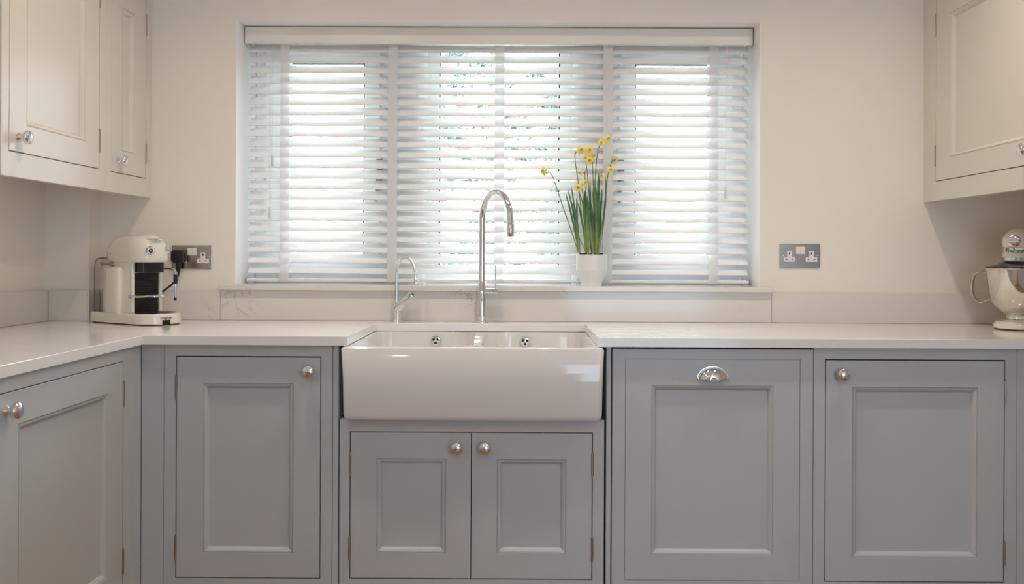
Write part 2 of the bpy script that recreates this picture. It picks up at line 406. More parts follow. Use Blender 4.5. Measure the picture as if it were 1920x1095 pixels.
base('grey base cabinet at the far right, panelled door with knob at top left', .8835, 1.4885, (.9205, 1.4510),
     mx=(1.0000, 1.3725), mz=(.2560, .7645), kn=(.9640, .8035), hin=1.4530, hz=((.2310, .3105), (.7110, .7905)))
# sink cabinet
def sink_doors():
    return [dict(x0=-.4980, x1=-.1385, z0=.1865, z1=.6215, mx=(-.4195, -.2130), mz=(.2615, .5440), kn=(-.1800, .5800), hin=-.4997, hz=((.2365, .3140), (.4905, .5685)), label='left door'),
            dict(x0=-.1360, x1=.2230, z0=.1865, z1=.6215, mx=(-.0600, .1460), mz=(.2615, .5430), kn=(-.0960, .5800), hin=.2247, hz=((.2352, .3142), (.4898, .5675)), label='right door')]
cabinet('sink_cabinet', 'short grey two-door cabinet directly beneath the white sink', (0, YF, 0), 0, (-.5310, .2592), (.1, .6615),
        [(-.4980-G, .2230+G, .1865-G, .6215+G)], M['grey'], .55, sink_doors(), plinth(-.531, .259))
# fillers, end strips
def strip(label, x0, x1, cat='filler panel', depth=.55):
    b = MB(); b.box(x0, x1, -.600, -.600+depth, .0005, .8815); return tag(b.build('end_panel', M['grey'], bevel=.0008), label, cat)
strip('thin grey upright end panel between left base cabinet and the sink', -.5518, -.5350)
strip('thin grey upright end panel between the sink and the dishwasher door', .2655, .2795)
def corner(label, x0, x1):
    b = MB(); b.box(x0, x1, -.600, -.580, .0005, .8815); return tag(b.build('corner_post', M['grey'], bevel=.0008), label, 'filler panel')
corner('grey corner post where the left and rear cabinet runs meet', -1.1245, -1.0580)
corner('grey corner post at the far right end of the rear cabinet run', 1.4900, 1.5545)
# dishwasher behind a matching full panel
t = thing('dishwasher', 'integrated dishwasher behind a wide grey panel with a chrome cup handle', 'dishwasher', (0, YF, 0))
b = MB(); b.box(.2845, .8800, .003, .55, .09, .872); b.build('appliance_body', M['black'], t)
X, Z = (.2832, .8815), (.118, .8755); gx, gz = (.3205, .8437), (.1840, .8470); mx, mz = (.4000, .7640), (.2605, .7675)
b = MB(); b.ringslab(X, Z, gx, gz, -.020, 0); g = .0022
b.moulding(gx, gz, [(0, 0), (.0003, .0035), (g, .0035), (g+.0003, 0)], -.020)
b.ringslab((gx[0]+g+.0003, gx[1]-g-.0003), (gz[0]+g+.0003, gz[1]-g-.0003), mx, mz, -.020, 0)
dp = b.build('door_panel', M['grey'], t)
b = MB(); b.moulding(mx, mz, PROF, -.020); b.build('bead_moulding', M['grey'], dp, sharp=20)
b = MB(); b.box(mx[0]+.016, mx[1]-.016, -.0075, -.001, mz[0]+.016, mz[1]-.016); b.build('panel', M['grey'], dp)
# cup pull: quarter-dome shell on a thin half-round flange
b = MB(); n, mk = 28, 8; W, H, D = .0430, .0360, .024; cx, cz = .5820, .7845
rs = []
for i in range(mk+1):
    p = (pi/2)*i/mk                              # 0 at wall rim, pi/2 at front lip
    rr = [(cx+W*cos(pi*j/n)*(cos(p*.92)), -.020-D*sin(p), cz+H*sin(pi*j/n)*cos(p*.92)) for j in range(n+1)]
    rs.append(rr)
b.rings(rs, False, False, False)
rs = []
for (ww, hh, dd) in ((W+.004, H+.004, 0), (W+.004, H+.004, .0022), (W-.001, H-.001, .0028)):
    rs.append([(cx+ww*cos(pi*j/n), -.020-dd, cz+hh*sin(pi*j/n)) for j in range(n+1)])
b.rings(rs, False, False, False)
b.box(cx-W*.18, cx+W*.18, -.020-D-.001, -.020-D+.002, cz-.001, cz+.006)
o = b.build('cup_handle', M['chrome'], dp); md = o.modifiers.new('thickness', 'SOLIDIFY'); md.thickness = .0012
o['label'] = 'chrome half-round cup handle'
for s_ in (-1, 1):
    b = MB(); b.lathe([(.0032, 0), (.0032, .003), (.002, .0042), (.0003, .0045)], (cx+s_*(W+.0005), -.0225, cz+.003), (0, -1, 0), 10)
    b.build('handle_screw', M['brushed'], dp)

# left run (faces +X) and right run (faces -X)
for rz, lx, nm in ((pi/2, -1.145, 'left'), (-pi/2, 1.573, 'right')):
    # local x -> world y (left) / -y (right)
    s_ = 1 if rz > 0 else -1
    def span(a, c): return (a, c) if s_ > 0 else (-c, -a)
    for k, (f0, f1, d0, d1, lab) in enumerate(((-1.357, -.6640, -1.3190, -.7195, 'nearest the corner'), (-1.95, -1.366, -1.912, -1.404, 'furthest from the corner'))):
        x0, x1 = span(f0, f1); o0, o1 = span(d0, d1)
        L_ = {'left': 'grey panelled base cabinet on the left wall, ', 'right': 'grey panelled base cabinet on the right wall, '}[nm]+lab
        kx = (o0+.038) if s_ > 0 else (o1-.038)
        tall = s_ < 0 and k == 1  # added unseen tall unit, keeps rear lamp light off the right corner
        if tall: L_ = 'added tall grey cupboard out of view on the right wall, shading the corner by the mixer'
        zt_, zd = (2.16, 2.0725) if tall else (.8815, DZ1)
        cabinet('light_blocking_cupboard' if tall else 'base_cabinet', L_, (lx, 0, 0), rz, (x0, x1), (.1, zt_), [(o0-G, o1+G, DZ0-G, zd+G)], M['grey'], .53,
                [dict(x0=o0, x1=o1, z0=DZ0, z1=zd, mx=(o0+.0885, o1-.0885) if k == 0 else None, mz=None if tall else (.2590, .7675), kn=(kx, 1.10 if tall else .8065), hin=o1+.002 if s_ > 0 else o0-.002)], plinth(x0, x1))
    x0, x1 = span(-.6625, -.6010)
    b = MB(); b.box(x0, x1, -.020, 0, .0005, .8815)
    o = b.build('corner_post', M['grey'], bevel=.0008); o.location = (lx, 0, 0); o.rotation_euler = (0, 0, rz)
    tag(o, 'grey filler post on the %s cabinet run beside the corner' % nm, 'filler panel')

# wall cabinets, left wall
cabinet('wall_cabinet', 'wide off-white wall cabinet on the left wall with one panelled door', (-1.3767, 0, 0), pi/2, (-.9180, -.3495), (1.3580, 2.16), [(-.8820-G, -.3935+G, 1.4275-G, 2.0725+G)], M['cream'], .3200,
        [dict(x0=-.8820, x1=-.3935, z0=1.4275, z1=2.0725, mx=(-.8010, -.4815), mz=(1.5040, 1.9940), kn=(-.8400, 1.4670), hin=-.3912, hz=((1.4790, 1.5550), (1.9450, 2.0225)))], cz0=.062)
cabinet('wall_cabinet', 'narrow off-white wall cabinet in the left corner with one slim door', (-1.3767, 0, 0), pi/2, (-.3485, -.0010), (1.3580, 2.16), [(-.3065-G, -.0475+G, 1.4275-G, 2.0725+G)], M['cream'], .1600,
        [dict(x0=-.3065, x1=-.0475, z0=1.4275, z1=2.0725, mx=(-.2340, -.1390), mz=(1.5045, 1.9940), kn=(-.2610, 1.4675), hin=-.0450, hz=((1.4780, 1.5545), (1.9450, 2.0225)))], cz0=.062)
# wall cabinet, right wall
cabinet('wall_cabinet', 'deep off-white wall cabinet hanging above the stand mixer on the right', (1.5107, 0, 0), -pi/2, (.0010, .7700), (1.3550, 2.16), [(.0935-G, .7150+G, 1.4255-G, 2.0725+G)], M['cream'], .610,
        [dict(x0=.0935, x1=.7150, z0=1.4255, z1=2.0725, mx=(.1930, .6300), mz=(1.5010, 1.9985), kn=(.6560, 1.4680), hin=.0910, hz=((1.4760, 1.5545), (1.9420, 2.0235)))], cz0=.062)

# ------------------------------------------------------------------ sink (double-bowl, built as one ceramic skin)
t = thing('sink', 'white double-bowl ceramic farmhouse sink with a deep plain front apron', 'sink', (-.1326, -.375, .6625))
hx, hy, H = .3860, .2700, .2185             # half width, half depth, height
DIV = .0
def bowl(x, y):
    top_ = H
    best = H
    for sx in (-1, 1):
        cxb = sx*(.0130+.3460/2); hxb = .3460/2; cyb = -.001+.006; hyb = .2490
        # rounded box distance
        r = .100 if (x-cxb)*sx < 0 and y > 0 else .050; qx = abs(x-cxb)-(hxb-r); qy = abs(y-cyb)-(hyb-r)
        d = math.hypot(max(qx, 0), max(qy, 0))+min(max(qx, qy), 0)-r
        if d < 0:
            k = min(1, -d/.030); f = (1-(1-k)**2.6)
            best = min(best, H-f*.185-.010*min(1, -d/.18))
    # lowered saddle of the dividing wall
    if abs(x) < .035 and best > H-.05:
        e = min(1, max(0, (.165-abs(y+.02))/.09)); e = e*e*(3-2*e); best = min(best, H-.022*e*(1-min(1, abs(x)/.035)**4*.3))
    return best
def warp(k, n): return k/n
gxs = [-hx+2*hx*i/180 for i in range(181)]; gys = [-hy+2*hy*j/124 for j in range(125)]
b = MB(); vs = []; fs = []
for j, y in enumerate(gys):
    for i, x in enumerate(gxs):
        z = bowl(x, y); e = min(hx-abs(x), hy-abs(y))
        if e < .006: z -= (.006-math.sqrt(max(0, .006**2-(.006-e)**2)))
        vs.append((x, y, z))
for j in range(124):
    for i in range(180): a = j*181+i; fs.append((a, a+1, a+182, a+181))
b.add(vs, fs, True)
# outer shell, tapering slightly to a rounded foot
per = [(i, 0) for i in range(181)]+[(180, j) for j in range(1, 125)]+[(i, 124) for i in range(179, -1, -1)]+[(0, j) for j in range(123, 0, -1)]
rs = []
for zz, ins in ((H-.006, 0), (H*.5, .0022), (.018, .0040), (.009, .0062), (.003, .0115), (0, .020)):
    ring = []
    for i, j in per:
        x, y = gxs[i], gys[j]
        ax = (hx-ins)/hx; ay = (hy-ins)/hy; x2, y2 = x*ax, y*ay
        cr_ = .014; # rounded vertical corners
        qx, qy = abs(x2)-(hx-ins-cr_), abs(y2)-(hy-ins-cr_)
        if qx > 0 and qy > 0 and zz < H-.0065:
            l = math.hypot(qx, qy); 
            if l > cr_: x2 = math.copysign(hx-ins-cr_+qx*cr_/l, x2); y2 = math.copysign(hy-ins-cr_+qy*cr_/l, y2)
        ring.append((x2, y2, zz))
    rs.append(ring)
b.rings(rs, False, True)
b.build('basin', M['ceramic'], t, doubles=True, sharp=50)
for x, z in ((-.1575, .1875), (.1585, .1855)):
    yb = .2445
    b = MB(); b.lathe([(.0175, 0), (.0175, .0012), (.0150, .0024), (.0035, .0020)], (x, yb, z), (0, -1, 0), 32, False)
    b.lathe([(.0038, 0), (.0038, .0030), (.0005, .0034)], (x, yb, z), (0, -1, 0), 16, False)
    o = b.build('overflow_grille', M['chrome'], t)
    b = MB()
    for k in range(3):
        a = -pi/2+k*2*pi/3; pts = []
        for q_ in range(14):
            p = 2*pi*q_/14; rr = .0085+.0044*sin(p); aa = a+.62*cos(p)*(1-.15*sin(p)); pts.append((x+rr*cos(aa), z+rr*sin(aa)))
        b.rings([[(px, yb-.0030, pz) for px, pz in pts], [(px, yb-.0015, pz) for px, pz in pts]])
    b.build('overflow_slot', M['gasket'], o)
for x in (-.18, .18):
    b = MB(); b.lathe([(.045, 0), (.045, .002), (.038, .004), (.02, .003), (.001, .003)], (x, .0, .0245), (0, 0, 1), 32); b.build('basket_waste', M['chrome'], t)

# ------------------------------------------------------------------ taps
t = thing('kitchen_tap', 'tall chrome swan-neck mixer tap standing behind the middle of the sink', 'tap', (-.1305, -.0640, .9100))
th = radians(-58); dx, dy = cos(th), sin(th); R = .0965
b = MB(); b.lathe([(.0235, 0), (.0235, .0045), (.0220, .006), (.0148, .006), (.0148, .150), (.0140, .1515), (.0140, .153)], (0, 0, 0), (0, 0, 1), 32); b.build('body', M['chrome'], t)
pts = [(0, 0, .153), (0, 0, .25), (0, 0, .33)]
for k in range(0, 25):
    a = pi-pi*1.0*k/24; pts.append((dx*(R+R*cos(a)), dy*(R+R*cos(a)), .370+R*sin(a)))
pts += [(dx*(2*R+.002), dy*(2*R+.002), .352)]
b = MB(); b.tube(pts, [.0112]*len(pts), 20); b.build('spout', M['chrome'], t)
b = MB(); e = (dx*(2*R+.003), dy*(2*R+.003))
b.lathe([(.0117, 0), (.0124, .001), (.0128, .044), (.0118, .0455), (.0100, .0455), (.0090, .040), (.0005, .040)], (e[0], e[1], .351), (0, 0, -1), 24)
b.build('pull_out_spray', M['chrome'], t)
b = MB(); b.tube([(.010, -.002, .1125), (.042, -.004, .1125)], .0108, 20); b.tube([(.0425, -.004, .1125), (.0570, -.0045, .1125)], .0112, 20); b.build('lever_hub', M['chrome'], t)
b = MB(); b.tube([(.0485, -.0045, .120), (.0490, -.0045, .2080)], .0021, 10); b.build('lever', M['chrome'], t)

t = thing('filter_tap', 'small chrome filtered-water tap with angled lever, left of the tall tap', 'tap', (-.4365, -.0590, .9100))
b = MB(); b.lathe([(.0225, 0), (.0225, .0035), (.0205, .005), (.0158, .005), (.0158, .050)], (0, 0, 0), (0, 0, 1), 28, True)
b.lathe([(.0158, 0), (.0150, .006), (.0005, .010)], (0, 0, .050), (0, 0, 1), 28, False); b.build('body', M['chrome'], t)
b = MB(); ax = Vector((.73, -.10, .69)).normalized(); b.lathe([(.0005, -.010), (.0150, -.006), (.0162, 0), (.0162, .034), (.0152, .035), (.0152, .0358), (.0162, .037), (.0162, .077), (.0155, .0785), (.0005, .0785)], (-.0005, -.001, .046), ax, 28); b.build('lever_barrel', M['chrome'], t)
b = MB(); b.lathe([(.0060, .0), (.0056, .001), (.0005, .0015)], Vector((-.0005, -.001, .046))+ax*.0785+Vector((.001, 0, .002)), ax, 16); b.build('indicator_cap', M['gasket'], t)
b = MB(); b.tube([(-.0040, .010, .035), (-.0040, .008, .120), (-.0040, .007, .178)], .0058, 14); b.build('riser', M['chrome'], t)
pts = bez([(-.0040, .007, .176), (-.0015, .003, .200), (.010, -.005, .221), (.030, -.016, .2335), (.052, -.028, .221), (.065, -.034, .192), (.0700, -.036, .158)], 6)
b = MB(); b.tube(pts, .0044, 12); b.build('spout', M['chrome'], t)
b = MB(); b.lathe([(.0060, 0), (.0072, .002), (.0072, .022), (.0060, .0225), (.0005, .0225)], (.0702, -.036, .160), (.05, 0, -1), 16); b.build('aerator', M['chrome'], t)

# ------------------------------------------------------------------ venetian blind
t = thing('venetian_blind', 'white wide-slat venetian blind filling the window, slats half open', 'blind', (-.0775, .12, 1.0415))
ox, oy, oz = t.location
b = MB(); b.box(-1.0375-ox, .8820-ox, .080-oy, .086-oy, 1.9500-oz, 2.0115-oz)
for e_ in (-1.0375, .8760): b.box(e_-ox, e_+.006-ox, .086-oy, .150-oy, 1.9500-oz, 2.0115-oz)
for zc in (1.9500, 2.0095): b.box(-1.0375-ox, .8820-ox, .0785-oy, .080-oy, zc-oz, zc+.002-oz)
v = b.build('valance', M['valance'], t, bevel=.0015)
b = MB(); b.box(-1.030-ox, .8750-ox, .088-oy, .142-oy, 1.9630-oz, 2.006-oz); b.build('head_rail', M['blind'], t)
tilt = radians(42); SW = .0515; sx0, sx1 = -1.0300-ox, .8740-ox
def slat_mesh():
    b = MB(); n = 6; rs = []
    for X_ in (sx0, sx1):
        r = []
        for k in range(n+1):
            s_ = -SW/2+SW*k/n; c = .0016*(1-(2*k/n-1)**2); r.append((s_, c+.0014))
        for k in range(n, -1, -1):
            s_ = -SW/2+SW*k/n; c = .0016*(1-(2*k/n-1)**2); r.append((s_, c-.0014))
        rs.append([(X_, s_*cos(tilt)-h*sin(tilt), s_*sin(tilt)+h*cos(tilt)) for s_, h in r])
    b.rings(rs, True, True, True, True); return b
NS = 22; ztop = 1.9400; pitch = .04011
first = None
for k in range(NS):
    z = ztop-pitch*k-oz
    if first is None:
        o = slat_mesh().build('slat', M['blind'], t, sharp=40); first = o
    else:
        o = first.copy(); C.objects.link(o); o.parent = t
    o.location = (0, 0, z)
b = MB(); b.box(sx0-.003, sx1+.003, -.026, .026, .0075, .0195); br = b.build('bottom_rail', M['blind'], t, bevel=.0025)
for e_ in (sx0-.003, sx1+.003):
    b = MB(); s_ = 1 if e_ > 0 else -1; b.box(e_, e_+s_*.002, -.026, .026, .0072, .0198); b.build('end_cap', M['greyplastic'], br)
for xa, xb in ((-.9075, -.8735), (-.4975, -.4615), (-.0910, -.0555), (.3210, .3565), (.7230, .7575)):
    b = MB()
    for yy in (-.0235, .0235):
        b.box(xa-ox, xb-ox, yy-.0003, yy+.0003, .0195, 1.9500-oz-.001)
    b.box(xa-ox, xb-ox, -.0275, -.0269, .0060, .0215); b.box(xa-ox, xb-ox, -.0275, .0275, .0055, .0061)
    b.build('ladder_tape', M['tape'], t)
def pull(pts, tassel, lab=None):
    b = MB(); b.tube(pts, .0008, 6); o = b.build('pull_cord', M['cord'], t)
    x, y, z = tassel; b = MB(); b.lathe([(.0015, .022), (.0040, .019), (.0050, -.020), (.0042, -.0225), (.0005, -.0225)], (x, y, z), (0, 0, 1), 12); b.build('cord_tassel', M['cord'], o)
yy = -.038
pull([(-.9425-ox, yy, 1.949-oz), (-.9420-ox, yy, 1.33-oz)], (-.9420-ox, yy, 1.311-oz))
pull([(-.9335-ox, yy, 1.949-oz), (-.9330-ox, yy, 1.53-oz)], (-.9330-ox, yy, 1.507-oz))
pull([(.7862-ox, yy, 1.949-oz), (.7862-ox, yy, 1.915-oz)], (.7860-ox, yy, 1.898-oz))
pull([(.7830-ox, yy, 1.949-oz), (.7826-ox, yy, 1.41-oz)], (.7822-ox, yy, 1.392-oz))

# ------------------------------------------------------------------ sockets
def socket(label, x, z, covered=False):
    t = thing('double_socket', label, 'socket', (x, 0, z))
    b = MB(); b.box(-.0738, .0738, -.0055, -.0005, -.0437, .0437); b.build('plate', M['brushed'], t, bevel=.0012, segs=2)
    b = MB(); b.box(-.0150, .0015, -.0085, -.0056, .0060, .0340); b.build('rocker_switch', M['whiteplastic'], t, bevel=.001)
    b = MB(); b.box(.0022, .0187, -.0085, -.0056, .0060, .0340); b.build('rocker_switch', M['whiteplastic'], t, bevel=.001)
    for cx in (-.0385, .0420):
        b = MB(); b.box(cx-.0211, cx+.0211, -.0064, -.0056, -.0218, -.0054); b.box(cx-.0083, cx+.0083, -.0064, -.0056, -.0053, .0173)
        o = b.build('socket_insert', M['whiteplastic'], t)
        b = MB(); b.box(cx-.0022, cx+.0022, -.0068, -.0064, .0045, .0125); b.box(cx-.0142, cx-.0080, -.0068, -.0064, -.0148, -.0112); b.box(cx+.0080, cx+.0142, -.0068, -.0064, -.0148, -.0112)
        b.build('pin_hole', M['dark'], o)
    for sx in (-.0600, .0655):
        b = MB(); b.lathe([(.0032, 0), (.0030, .001), (.0004, .0012)], (sx, -.0055, .0015), (0, -1, 0), 12); b.build('screw', M['chrome'], t)
    return t
socket('brushed metal double socket above the coffee machine, with a black plug in it', -1.2028, 1.1405)
socket('brushed metal double socket with nothing plugged in, right of the window', 1.0357, 1.1557)
t = thing('power_cable', 'black power cable and moulded plug running from the left socket to the coffee machine', 'cable', (-1.2445, -.007, 1.145))
b = MB()
for yy, s_ in ((-.0005, 1), (-.006, 1), (-.020, .96), (-.026, .80)):
    pass
rs = []
for yy, s_ in ((-.0005, .97), (-.003, 1), (-.020, 1), (-.026, .86), (-.0275, .75)):
    rs.append([(x_, yy, z_-.002) for x_, z_, _ in [(p[0]*s_, p[1]*s_, 0) for p in superring(0, 0, .0275, .0245, 0, 32, 4)]])
b.rings(rs); b.tube([(-.001, -.013, -.020), (-.001, -.014, -.040), (-.0005, -.014, -.058)], [.0105, .0095, .0065], 12); b.build('plug', M['black'], t)
b = MB(); b.tube(bez([(0, -.014, -.050), (-.001, -.016, -.072), (-.018, -.018, -.100), (-.050, -.020, -.126), (-.085, -.020, -.150), (-.115, -.022, -.178), (-.125, -.026, -.190)], 8), .0034, 10); b.build('cable', M['rubber'], t)

# ------------------------------------------------------------------ coffee machine (local x = forward, y = towards far side)
a = radians(-31.7)
t = thing('coffee_machine', 'cream retro capsule coffee machine on the worktop in the left corner', 'coffee machine', (-1.250, -.2078, .9100), a)
def plan(z, ins=0):
    # outline: near side (y<0) straight, front half round, back corners rounded
    pts = []; W_ = .084-ins; f0 = 0.0
    for k in range(25): p = -pi/2+pi*k/24; pts.append((f0+W_*cos(p), W_*sin(p), z))
    R2 = .058
    for k in range(11): p = pi/2+pi/2*k/10; pts.append((-.262+ins+R2+R2*cos(p), W_-R2+R2*sin(p), z))
    R1 = .022
    for k in range(9): p = pi+pi/2*k/8; pts.append((-.262+ins+R1+R1*cos(p), -W_+R1+R1*sin(p), z))
    return pts
b = MB(); b.rings([plan(.0035, .002), plan(.005, 0), plan(.032, 0), plan(.0365, .0015), plan(.0385, .005), plan(.0388, .009)]); b.build('base', M['machine'], t, sharp=50)
b = MB(); b.rings([plan(.0005, .006), plan(.0034, .006)]); b.build('foot_pad', M['rubber'], t)
# drip grid
b = MB(); b.lathe([(.072, 0), (.072, .0012), (.068, .0022), (.001, .0018)], (.004, 0, .0386), (0, 0, 1), 40); dg_ = b.build('drip_tray', M['chrome'], t)
b = MB()
for k in range(-6, 7):
    yk = k*.0098; h_ = math.sqrt(max(0, .064**2-yk**2)); b.box(.004-h_, .004+h_, yk-.0026, yk+.0026, .0402, .0411)
b.build('drip_slots', M['black'], dg_)
# body column
b = MB(); b.rings([superring(-.1400, 0, .0870, .0610, z, 56, 7) for z in (.0388, .12, .2135)], sharp_ := True, True) if False else b.rings([superring(-.1400, 0, .0870, .0610, z, 56, 7) for z in (.0388, .12, .2135)]); b.build('body', M['machine'], t)
# ribbed black front
b = MB(); pr = []
z = .040
while z < .1755:
    pr += [(.0, z), (.0022, z+.0012), (.0022, z+.0042), (.0, z+.0054)]; z += .0062
rs = [[(-.0530+dd+.006*(1-(yy/.047)**2), yy, zz) for yy in [-.047+.094*k/12 for k in range(13)]] for dd, zz in pr]
b.rings(rs, False, False, False); b.build('ribbed_back_panel', M['black'], t, sharp=25)
b = MB(); b.rings([superring(-.0330, 0, .0270, .0460, z, 32, 4) for z in (.1780, .1810, .2130)]); b.build('brew_head', M['black'], t)
b = MB()
for s_ in (-1, 1): b.box(-.0560, -.0440, s_*.0480, s_*.0600, .0388, .2130)
b.build('front_trim', M['machine'], t, bevel=.004, segs=3)
# domed head
b = MB(); rs = []
for zz, u0, u1, w_, e_ in ((.2125, -.2180, .0160, .0640, 3.0), (.2155, -.2215, .0200, .0665, 3.0), (.2300, -.2240, .0210, .0672, 3.0), (.2460, -.2225, .0195, .0672, 3.0),
                     (.2620, -.2160, .0150, .0665, 3.0), (.2760, -.2060, .0080, .0645, 3.0), (.2880, -.1930, -.0020, .0600, 2.9), (.2970, -.1790, -.0140, .0530, 2.8), (.3030, -.1600, -.0280, .0430, 2.7), (.3060, -.1350, -.0500, .0270, 2.5), (.3068, -.1150, -.0700, .0100, 2.3)):
    rs.append(superring((u0+u1)/2, 0, (u1-u0)/2, w_, zz, 64, e_))
b.rings(rs); hd = b.build('head', M['machine'], t, sharp=60)
# capsule shutter on top of the nose
b = MB(); rs = []
for f_, s_ in ((0, 1), (.004, .97), (.0075, .85), (.010, .6), (.0108, .2)):
    rs.append([(-.030+.034*s_*cos(p), .030*s_*sin(p), .3000-.16*(.034*s_*cos(p))+f_-.004*abs(sin(p))) for p in [2*pi*k/28 for k in range(28)]])
b.rings(rs); b.build('capsule_lid', M['machine'], t)
b = MB(); b.tube([(.0065, -.020, .2895), (.0095, 0, .2890), (.0065, .020, .2895)], .0035, 10); b.build('lid_handle', M['chrome'], t)
# two dials
for an, rr in ((radians(-27), .0), (radians(38), .0)):
    d = Vector((cos(an), sin(an), 0)); c0 = Vector((-.047, 0, .2525))+d*.0655
    if an > 0: c0 = Vector((-.040, .0, .2525))+d*.058
    b = MB(); b.lathe([(.0155, 0), (.0155, .003), (.0125, .006), (.0122, .013), (.0105, .0145), (.0070, .0146)], c0, d, 28, False); dl = b.build('dial', M['chrome'], t)
    b = MB(); b.lathe([(.0072, .0125), (.0072, .0146), (.0005, .0148)], c0, d, 20); b.build('dial_face', M['black'], dl)
    b = MB(); b.lathe([(.0022, .0148), (.0018, .0156), (.0004, .0157)], c0, d, 12); b.build('dial_dot', M['whiteplastic'], dl)
# side cylinder cover, water tank with clip
b = MB(); rs = []
for zz, k_ in ((.0388, 1), (.150, 1), (.168, .985), (.180, .93), (.189, .82), (.1945, .62), (.1968, .3)):
    rs.append(superring(-.1350, -.0560, .0440*(.35+.65*k_) if k_ < 1 else .0440, .0270*(.3+.7*k_) if k_ < 1 else .0270, zz, 40, 3.2))
b.rings(rs); b.build('side_cover', M['machine'], t, sharp=60)
b = MB(); rs = []
for zz, k_ in ((.0392, 1), (.180, 1), (.200, .98), (.214, .90), (.223, .74), (.2275, .45)):
    rs.append(superring(-.2350, -.0420, .0240*k_, .0290*k_, zz, 32, 3))
b.rings(rs); tk = b.build('water_tank', M['tank'], t)
b = MB(); b.rings([superring(-.2350, -.0420, .0243, .0293, z, 32, 3) for z in (.1890, .1910)], False, False); b.build('tank_seam', M['greyplastic'], tk)
b = MB(); b.tube([(-.2050, -.0690, .2060), (-.1500, -.0690, .2060)], .0042, 12); b.lathe([(.0075, -.003), (.0075, .005), (.005, .007), (.0005, .007)], (-.1490, -.0660, .2060), (0, -1, 0), 20); b.lathe([(.0062, -.003), (.0062, .004), (.0005, .005)], (-.2060, -.0660, .2060), (0, -1, 0), 20); b.build('tank_clip', M['brushed'], t)
b = MB(); b.box(-.1560, -.1548, -.0678, -.0670, .2385, .2445); b.box(-.1720, -.1670, -.0678, -.0670, .2290, .2300); b.box(-.1440, -.1390, -.0678, -.0670, .2290, .2300); b.build('side_icon', M['gasket'], t)
for q_ in ((-.047, -.0635, -27, .2725), (-.010, -.054, 5, .2740)):
    pass
# steam wand and cup ring
b = MB(); b.tube(bez([(-.040, .050, .1900), (-.005, .060, .1905), (.012, .064, .1860), (.018, .066, .1740), (.018, .066, .160)], 6), .0034, 12)
b.tube([(.018, .066, .165), (.018, .066, .090)], .0044, 12); b.build('steam_wand', M['chrome'], t)
b = MB(); b.tube([(.018, .066, .1700), (.018, .066, .1380)], .0070, 14); b.build('wand_grip', M['black'], t)
b = MB(); b.lathe([(.0048, 0), (.0048, .012), (.0005, .012)], (.018, .066, .078), (0, 0, 1), 12); b.build('wand_tip', M['black'], t)
b = MB(); rg = [(-.045+.070*sin(pi*k/20)**.8, -.062+.132*k/20, .0960) for k in range(21)]
b.tube(rg, .0042, 10); b.tube([(-.048, -.062, .096), (-.048, .060, .096)], .003, 8)
for k in range(-3, 4):
    yk = .004+k*.017; b.tube([(-.050, yk, .0965), (-.045+.070*max(.01, sin(pi*(yk+.062)/.132))**.8, yk, .0965)], .0016, 6)
b.lathe([(.0062, -.004), (.0070, 0), (.0062, .004)], (-.047, -.064, .096), (0, -1, 0), 14)
b.build('cup_support', M['chrome'], t)
# front notch and wordmark on the base
an = radians(-11); nrm = Vector((cos(an), sin(an), 0)); tg = Vector((-sin(an), cos(an), 0))
b = MB(); W_ = .0846; rs = []
for zz in (.0036, .0185): rs.append([(W_*cos(an+k*.055), W_*sin(an+k*.055), zz) for k in range(-3, 4)])
rs2 = [[(.080*cos(an+k*.055), .080*sin(an+k*.055), zz) for k in range(-3, 4)] for zz in (.0185, .0036)]
b.rings(rs+rs2+[rs[0]], False, False, False, False); b.build('base_notch', M['dark'], t)
text_mesh('wordmark', 'magimix', .0118, M['gasket'], t, frame_mat(nrm*.0842+Vector((0, 0, .0255)), tg, (0, 0, 1), nrm), .0002, bend=.0842, bold=.0001)

# ------------------------------------------------------------------ stand mixer (local x = forward)
a = radians(225)
t = thing('stand_mixer', 'cream stand mixer with polished steel bowl at the right end of the worktop', 'mixer', (1.7175, -.2350, .9100), a)
b = MB()
def mbase(z, ins):
    pts = []
    for k in range(48):
        p = 2*pi*k/48; x = cos(p); y = sin(p)
        X_ = -.075+.180*math.copysign(abs(x)**.82, x); w_ = .094 if x > 0 else .088
        Y_ = w_*math.copysign(abs(y)**.75, y)
        sc = 1-ins/.1; pts.append((-.075+(X_+.075)*(1-ins/.2), Y_*sc, z))
    return pts
b.rings([mbase(.0035, .004), mbase(.006, 0), mbase(.016, .001), mbase(.023, .006), mbase(.027, .014), mbase(.0285, .024)]); b.build('base', M['machine'], t, sharp=60)
b = MB(); b.rings([mbase(.0003, .008), mbase(.0034, .006)]); b.build('foot_pad', M['rubber'], t)
b = MB(); b.lathe([(.060, 0), (.060, .004), (.054, .007), (.050, .007)], (0, 0, .0270), (0, 0, 1), 40, False); b.build('bowl_plate', M['chrome'], t)
b = MB(); rs = []
for zz, cx_, a_, b_ in ((.024, -.180, .066, .058), (.06, -.185, .055, .050), (.12, -.190, .046, .045), (.19, -.188, .048, .047), (.235, -.180, .056, .052)): rs.append(superring(cx_, 0, a_, b_, zz, 40, 2.6))
b.rings(rs); b.build('column', M['machine'], t, sharp=60)
